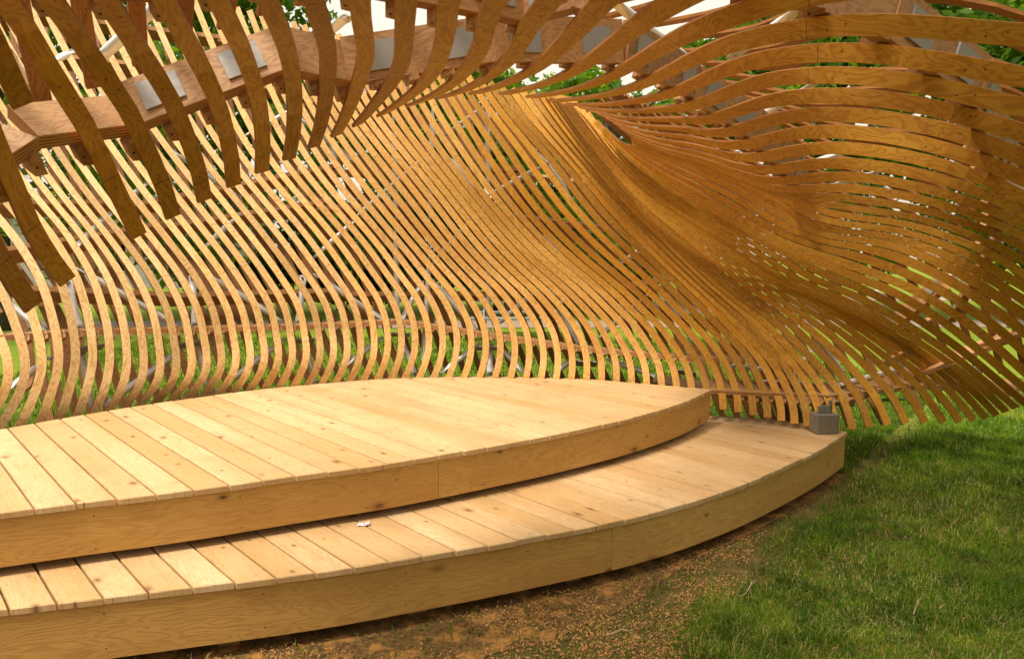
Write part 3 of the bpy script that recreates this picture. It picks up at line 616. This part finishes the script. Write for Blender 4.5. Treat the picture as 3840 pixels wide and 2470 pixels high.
def lawn(n,x0,x1,y0,y1,hs,ws,thin=True):
    X,Y=scatter(n,x0,x1,y0,y1); d,k=dist_arr(X,Y); inside=inpoly(X,Y,deckpoly)
    pj=proj(np.stack([X,Y,np.zeros(n)],1)); inf=(pj[:,2]>.5)&(pj[:,0]>-500)&(pj[:,0]<5300)&(pj[:,1]<2800)
    w_=.58*np.minimum(BF[k]+.06,1); bare=np.clip((d-w_*(.3+1.1*vnoise(X,Y,2.2,3)))/.22,0,1)**1.5; bare=np.where((d>0)&(d<1.2),bare,1)
    patch=vnoise(X,Y,1.3,5)
    keep=inf&~inside&((rng.random(n)<bare*(.55+.45*patch)+.05)|(d<0))
    X=X[keep];Y=Y[keep]; m=len(X); p=vnoise(X,Y,1.7,9); p2=vnoise(X,Y,5,11)
    tu=vnoise(X,Y,9.,51)*vnoise(X,Y,4.,52)*2.2; h=hs*(.4+.9*rng.random(m))*(.45+.6*p+.55*tu); lean=np.clip(rng.normal(.75,.3,m),.1,1.35)
    rd=np.clip(.02+.30*p2+.42*vnoise(X,Y,12.,53)+rng.normal(0,.12,m),0,.8); dry=rng.random(m)<(.05+.16*(vnoise(X,Y,1.1,21)>.55)); rd=np.where(dry,.9+.1*rng.random(m),rd)
    w=ws*(.6+.8*rng.random(m)); w=np.where(dry,w*.6,w)
    GV.append(blades(X,Y,h,w,lean,rd)); GR.append(rd)
lawn(180000,-1.8,3.6,1.5,3.6,.062,.0019)
lawn(190000,.5,6.6,3.0,6.0,.062,.0024)
lawn(7000,-1.8,2.8,1.6,3.8,.030,.0060)
lawn(5000,-1.8,3.5,1.6,4.5,.12,.0022)
lawn(150000,.8,9.5,5.0,9.5,.075,.0036)
lawn(110000,-7,5,6,14,.085,.006)
bulk('grass',np.concatenate(GV),[(0,1,2,3),(3,2,4)],M_GRASS,np.concatenate(GR),label='lawn of short green grass with dry straw around the stage',cat='grass')
# shavings: little curled chips
n=42000; kk=rng.integers(0,len(f2),n); w_=.72*np.minimum(BF[kk]+.1,1); dd=rng.random(n)**.8*w_*1.15-.05; base=f2[kk]+n_[kk]*dd[:,None]+tt[kk]*rng.uniform(-.05,.05,n)[:,None]
kp=(vnoise(base[:,0],base[:,1],3.,31)*.6+vnoise(base[:,0],base[:,1],8.,32)*.4+.3*rng.random(n)>.58)&(rng.random(n)<BF[kk]+.04); base=base[kp]; n=len(base)
a=rng.random(n)*2*PI; d=np.stack([np.cos(a),np.sin(a),rng.uniform(-.3,.5,n)],1); s_=np.stack([-np.sin(a),np.cos(a),rng.uniform(-.5,.5,n)],1)
L=rng.uniform(.0025,.009,n)[:,None]; w=rng.uniform(.0008,.0022,n)[:,None]; b=np.stack([base[:,0],base[:,1],.006+rng.random(n)**2*.016],1)
V=np.stack([b-d*L-s_*w,b-d*L+s_*w,b+s_*w+np.array([0,0,.003]),b-s_*w+np.array([0,0,.003]),b+d*L+s_*w,b+d*L-s_*w],1)
bulk('wood_shavings',V,[(0,1,2,3),(3,2,4,5)],M_SHAV,rng.random(n),label='orange sawdust and wood shavings strewn along the foot of the lower step',cat='wood shavings')
flat('path',[(-60,15.2),(60,16.6),(60,18.2),(-60,16.8)],.012,M_PATH)
flat('path',[(-60,23.2),(60,25.2),(60,27.4),(-60,24.6)],.012,M_PATH)
flat('pavement',[(2.5,19.5),(9.5,19.5),(12,23),(2.0,23)],.016,M_PATH)
# ---------------------------------------------------------------- trees
def crown(lobes,n,leaf,seed,shell=.55):
    r=np.random.default_rng(seed); vol=np.array([l[3]*l[4]*l[5] for l in lobes])**.7; ct=(vol/vol.sum()*n).astype(int); C=[];Sd=[]
    for l,c in zip(lobes,ct):
        g=max(6,c//60); dirs=nz(r.normal(size=(g,3))); rad=(shell+(1-shell)*r.random(g))[:,None]; cc=dirs*rad*np.array(l[3:6])+np.array(l[:3])   # twig clumps
        k=r.integers(0,g,c); p=cc[k]+r.normal(size=(c,3))*np.array(l[3:6])*.13; C.append(p); Sd.append(np.clip(.45+.3*r.random(g)[k]-.15+r.normal(0,.16,c),0,1))
    C=np.concatenate(C); Sd=np.concatenate(Sd); m=len(C); a=nz(r.normal(size=(m,3))); b=nz(np.cross(a,r.normal(size=(m,3)))); s=leaf*(.6+.8*r.random(m))[:,None]
    V=np.stack([C-a*s,C+b*s*.45,C+a*s,C-b*s*.45],1); return V,Sd
def tree(label,x,y,h,r,seed,n=7000,leaf=.13,mat=None,trunk_r=.16,low=.25,name='tree',cat='tree',group='trees beyond the pavilion'):
    rr=random.Random(seed); root=tag(empty(name,(x,y,0)),label,cat,group)
    mb=MB(); pts=[(x+rr.uniform(-.1,.1)*k,y+rr.uniform(-.1,.1)*k,h*.16*k) for k in range(6)]; mb.tube(pts,[trunk_r*(1-.14*k) for k in range(6)],9)
    for _ in range(7):
        k=rr.randint(2,4); p=np.array(pts[k]); a=rr.random()*6.28; q=p+np.array([math.cos(a)*r*.7,math.sin(a)*r*.7,h*.22]); mb.tube([p,(p+q)/2+np.array([0,0,.2]),q],[trunk_r*.45,trunk_r*.3,trunk_r*.1],6)
    mb.build('trunk',M_BARK,root,smooth=True,loc=(x,y,0))
    lobes=[(rr.uniform(-.5,.5)*r,rr.uniform(-.5,.5)*r,h*(low+(.92-low)*rr.random()),r*rr.uniform(.38,.62),r*rr.uniform(.38,.62),h*rr.uniform(.12,.2)) for _ in range(9)]
    V,Sd=crown(lobes,n,leaf,seed); o=bulk('crown',V,[(0,1,2,3)],mat or M_LEAF,Sd,kind=None); o.parent=root; return root
V,Sd=crown([(x,40+3*math.sin(x),3.0+1.2*math.sin(x*1.7),4.2,2.5,3.6) for x in range(-48,52,4)],26000,.24,77,.3)
bulk('distant_woods',V,[(0,1,2,3)],M_LEAFD,Sd,label='far band of dark green trees closing the view behind the park',cat='woods')
ring=[]  # unseen trees added beside and behind the camera to block low sky light
for k in range(26):
    a=math.radians(52+k*10.2); R=21+3*math.sin(k*1.9)
    ring.append((R*math.sin(a),4+R*math.cos(a),3.6+.8*math.sin(k*2.3),3.4,3.4,4.2))
V,Sd=crown(ring,30000,.30,78,.3)
bulk('distant_woods',V,[(0,1,2,3)],M_LEAFD,Sd,label='ring of added trees out of view, blocking low sky light from the near side',cat='woods')
TR=[('tall leafy tree at the far left, crown filling the gaps above the front beam',-11.0,15.5,13,5.2,1,14000,.15,M_LEAF,.2,.12),
('bright green tree standing between the far left tree and the pale building',-6.8,17.5,9.5,4.0,2,10000,.14,M_LEAF,.15,.2),
('light green tree behind the middle of the left wall of ribs',-3.6,19.5,6.0,3.4,3,9000,.14,M_LEAF,.14,.22),
('leafy tree showing in the gaps under the arched canopy tips',-.4,20.5,6.4,3.3,4,9000,.14,M_LEAF,.14,.2),
('dark trunked tree behind the dense right part of the ribs',2.3,20.0,7.8,3.4,5,9000,.15,M_LEAF,.34,.25),
('tree of loose foliage seen through the upper right slats',8.5,19.0,9.0,4.2,6,10000,.15,M_LEAF,.18,.2),
('tall tree at the far right, crown showing between the rib curves',13.5,18.0,12,5,7,13000,.16,M_LEAF,.22,.15),
('tree behind the right wall of ribs near the lawn edge',6.0,25,10,4.5,8,9000,.16,M_LEAF,.2,.2)]
for t in TR: tree(*t)
def bush(label,x,y,w,h,seed,mat=M_LEAFD,n=5000,leaf=.085):
    rr=random.Random(seed); root=tag(empty('bush',(x,y,0)),label,'bush','dark bushes along the path')
    mb=MB()
    for _ in range(8):
        a=rr.random()*6.28; mb.tube([(x,y,0),(x+math.cos(a)*w*.25,y+math.sin(a)*w*.15,h*.4),(x+math.cos(a)*w*.5,y+math.sin(a)*w*.25,h*.75)],[.03,.02,.008],5)
    mb.build('stem',M_BARK,root,loc=(x,y,0))
    lob=[(rr.uniform(-.42,.42)*w,rr.uniform(-.2,.2)*w,h*rr.uniform(.3,.72),w*rr.uniform(.22,.32),w*.22,h*rr.uniform(.22,.32)) for _ in range(7)]
    V,Sd=crown(lob,n,leaf,seed,.4); o=bulk('foliage',V,[(0,1,2,3)],mat,Sd,kind=None); o.parent=root
bl=['dark bush behind the left tubes at the end of the lawn','dense dark bush left of the vertical steel poles','broad dark bush behind the two steel poles','dark bush just left of the picnic table','shaded bush behind the picnic table','dark bush right of the picnic table','low bush by the pale pavement']
for k,(x,y,w,h) in enumerate([(-6.0,19.8,2.6,2.6),(-3.9,19.2,2.8,3.0),(-2.0,19.0,2.8,3.2),(-.1,18.9,2.8,3.0),(1.4,19.6,2.6,2.8),(2.9,20.6,2.2,2.0),(-8.0,21.0,2.6,2.2)]): bush(bl[k],x,y,w,h,40+k)
# ---------------------------------------------------------------- building
def building():
    root=tag(empty('building',(-19,33,0)),'low pale stone building with lit windows beyond the lawn on the left','building'); off=(-19,33,0)
    m=MB(); x0,x1,y0=-36,-13.4,33
    wins=[x0+1.2+2.6*k for k in range(8)]
    m.box(((x0+x1)/2,y0+4,.35),((x1-x0)/2,4,.35)); m.box(((x0+x1)/2,y0+4,2.95),((x1-x0)/2,4,.45))
    e=x0
    for wx in wins: m.box(((e+wx)/2,y0+4,1.6),((wx-e)/2,4,.9)); e=wx+1.7
    m.box(((e+x1)/2,y0+4,1.6),((x1-e)/2,4,.9)); m.build('wall',M_STONE,root,loc=off)
    s=NT('lit_room'); g=s.n('ShaderNodeTexCoord').outputs['Object']; n=s.noise(s.vm('MULTIPLY',g,(1.2,1,7)),1.6,2,.5)
    col=s.ramp(n,[(.52,(.03,.028,.025)),(.56,(1,.62,.12)),(.62,(1,.7,.2))]); s.sock(s.b,'Base Color',(.05,.05,.05,1)); s.l(col,s.b.inputs['Emission Color']); s.b.inputs['Emission Strength'].default_value=.9; s.b.inputs['Roughness'].default_value=.15
    for wx in wins:
        f=MB()
        for c,h in(((wx+.85,y0-.01,.74),(.85,.05,.04)),((wx+.85,y0-.01,2.46),(.85,.05,.04)),((wx+.04,y0-.01,1.6),(.04,.05,.82)),((wx+1.66,y0-.01,1.6),(.04,.05,.82)),((wx+.85,y0,1.6),(.03,.04,.82))): f.box(c,h)
        fo=f.build('window',M_PATH,root,loc=off); p=MB(); p.box((wx+.85,y0+.12,1.6),(.8,.01,.84)); p.build('pane',s.m,fo)
        
    m=MB(); m.box(((x0+x1)/2,y0+4,3.5),((x1-x0)/2+.3,4.3,.10)); m.build('roof',M_STONE,root,loc=off)
building()
# ---------------------------------------------------------------- picnic table
def picnic():
    c=onz(1950,1215,0); x,y=c[0],c[1]; y=14.2; x=(1950-1920)/FP*y; root=tag(empty('picnic_table',(x,y,0)),'grey metal framed picnic table on the grass in front of the dark bushes','picnic table'); off=(x,y,0)
    def b(name,cs,mat=M_PLATE):
        m=MB()
        for cc,h in cs: m.box((x+cc[0],y+cc[1],cc[2]),h)
        return m.build(name,mat,root,loc=off)
    b('table_top',[((0,(k-1.5)*.17,.74),(.95,.078,.02)) for k in range(4)])
    b('bench',[((0,-.68,.44),(.95,.13,.02))]); b('bench',[((0,.68,.44),(.95,.13,.02))])
    for s in(-1,1):
        m=MB()
        for a in(-1,1): m.tube([(x+s*.7,y+a*.62,0),(x+s*.7,y+a*.2,.72)],.022,8)
        m.tube([(x+s*.7,y-.75,.41),(x+s*.7,y+.75,.41)],.022,8); m.build('leg',M_PLATE,root,loc=off)
picnic()
# ---------------------------------------------------------------- small things
def concrete_block():
    z=ZL; a=onz(3065,1612,z); b=onz(3150,1618,z); c=(a+b)/2+np.array([-.06,-.05,0]); top=P(3110,1478+60,c[1]/CF[1])
    h=.15; m=MB(); m.box((0,0,h/2),(.088,.06,h/2)); m.box((0,0,h+.03),(.055,.012,.03)); m.box((.045,0,h+.05),(.012,.012,.05))
    o=mesh('concrete_footing',m.v,m.f,M_CONC); o.location=(c[0],c[1],z+.001); o.rotation_euler=(0,0,.12); mod=o.modifiers.new('b','BEVEL'); mod.width=.006; mod.segments=2
    tag(o,'weathered grey concrete block standing on the back corner of the lower step','concrete block')
concrete_block()
def wrapper():
    c=onz(1363,1967,ZL); m=bpy.data.meshes.new('paper_wrapper'); V=[];Fc=[];nx,ny=12,8
    for j in range(ny):
        for i in range(nx):
            x=(i/(nx-1)-.5)*.062; y=(j/(ny-1)-.5)*.046; V.append((x+.0012*math.sin(j*2.),y+.001*math.sin(i),.004+.0012*math.sin(i*.8)+.0012*math.cos(j*.9+i*.5)+.006*(i/(nx-1))**3))
    Fc=[(j*nx+i,j*nx+i+1,(j+1)*nx+i+1,(j+1)*nx+i) for j in range(ny-1) for i in range(nx-1)]
    s=NT('wrapper_print'); g=s.n('ShaderNodeTexCoord').outputs['Object']; n=s.noise(s.vm('MULTIPLY',g,(1,2.6,1)),60,3,.6)
    n2=s.noise(g,22,1); c1=s.ramp(n,[(.0,(.75,.74,.73)),(.54,(.75,.74,.73)),(.56,(.50,.05,.09)),(.62,(.55,.1,.14)),(.64,(.74,.73,.72))],'CONSTANT'); s.fin(s.mix(s.mapr(n2,.4,.55),(.75,.74,.73),c1),.4)
    o=mesh('paper_wrapper',V,Fc,s.m,smooth=True); o.location=(c[0],c[1],ZL+.001); o.rotation_euler=(0,0,.25); md=o.modifiers.new('t','SOLIDIFY'); md.thickness=.0006
    tag(o,'crumpled white and red sweet wrapper lying on the lower step','wrapper')
wrapper()
def twig(label,pts,r):
    q=[onz(x,y,.02) for x,y in pts]; c=q[0]; m=MB(); m.tube([np.array(p)-c+np.array([0,0,.012+.01*math.sin(i*2)]) for i,p in enumerate(q)],[r*(1-.5*i/len(q)) for i in range(len(q))],6)
    m.tube([np.array(q[1])-c+np.array([0,0,.02]),np.array(q[1])-c+np.array([.03,.02,.035])],[r*.6,r*.3],5)
    o=m.build('twig',M_STRAW,None,smooth=True); o.location=tuple(c); tag(o,label,'twig')
M_STRAW=simple('dry_twig',(.62,.48,.30),(.45,.33,.18),40,.8)
twig('short pale forked twig lying on the grass under the lower step',[(2818,2186),(2815,2205),(2800,2222),(2780,2240)],.0025)
twig('longer pale dry stalk lying across the grass left of the forked twig',[(2275,2390),(2330,2375),(2360,2365),(2375,2368)],.0022)
twig('bent dry straw tangle on the grass near the right side',[(3425,2310),(3440,2270),(3470,2285),(3480,2310)],.002)
# ---------------------------------------------------------------- light, world, camera
SUN_EL,SUN_AZ=math.radians(66),math.radians(-125)      # azimuth measured from +Y towards +X
w=bpy.data.worlds.new('World'); SC.world=w; w.use_nodes=True; t=w.node_tree; t.nodes.clear()
ou=t.nodes.new('ShaderNodeOutputWorld'); bg=t.nodes.new('ShaderNodeBackground'); sk=t.nodes.new('ShaderNodeTexSky'); sk.sky_type='NISHITA'; sk.sun_disc=False
sk.sun_elevation=SUN_EL; sk.sun_rotation=SUN_AZ; sk.dust_density=4; sk.air_density=1
mx=t.nodes.new('ShaderNodeMix'); mx.data_type='RGBA'; mx.inputs[0].default_value=.85; mx.inputs[7].default_value=(10.,9.1,7.5,1)
tc=t.nodes.new('ShaderNodeTexCoord'); sx=t.nodes.new('ShaderNodeSeparateXYZ'); t.links.new(tc.outputs['Generated'],sx.inputs[0])
mr=t.nodes.new('ShaderNodeMapRange'); mr.inputs[1].default_value=0; mr.inputs[2].default_value=1; mr.inputs[3].default_value=.82; mr.inputs[4].default_value=1.45; t.links.new(sx.outputs[2],mr.inputs[0])
vm=t.nodes.new('ShaderNodeVectorMath'); vm.operation='SCALE'; t.links.new(mx.outputs[2],vm.inputs[0]); t.links.new(mr.outputs[0],vm.inputs['Scale'])
t.links.new(sk.outputs[0],mx.inputs[6]); t.links.new(vm.outputs[0],bg.inputs[0]); bg.inputs[1].default_value=.085; t.links.new(bg.outputs[0],ou.inputs[0])
sl=bpy.data.lights.new('sun','SUN'); sl.energy=2.8; sl.angle=math.radians(12); sl.color=(1,.90,.76); so=bpy.data.objects.new('sun',sl); COL.objects.link(so)
d=np.array([math.sin(SUN_AZ)*math.cos(SUN_EL),math.cos(SUN_AZ)*math.cos(SUN_EL),math.sin(SUN_EL)])
from mathutils import Vector
so.rotation_euler=Vector(tuple(d)).to_track_quat('Z','Y').to_euler(); so.location=(-6,-6,10)
cam=bpy.data.cameras.new('camera'); co=bpy.data.objects.new('camera',cam); COL.objects.link(co); co.location=(0,0,H); co.rotation_euler=(PI/2-TH,0,0)
cam.sensor_width=36; cam.lens=36*FP/3840; cam.clip_end=500; cam.clip_start=.05; SC.camera=co
SC.view_settings.view_transform='Standard'; SC.view_settings.look='None'; SC.view_settings.gamma=1; SC.view_settings.exposure=.55
SC.render.resolution_x=1024; SC.render.resolution_y=658
cam.dof.use_dof=True; cam.dof.focus_distance=5.0; cam.dof.aperture_fstop=5.6
SC.cycles.max_bounces=8; SC.cycles.diffuse_bounces=5
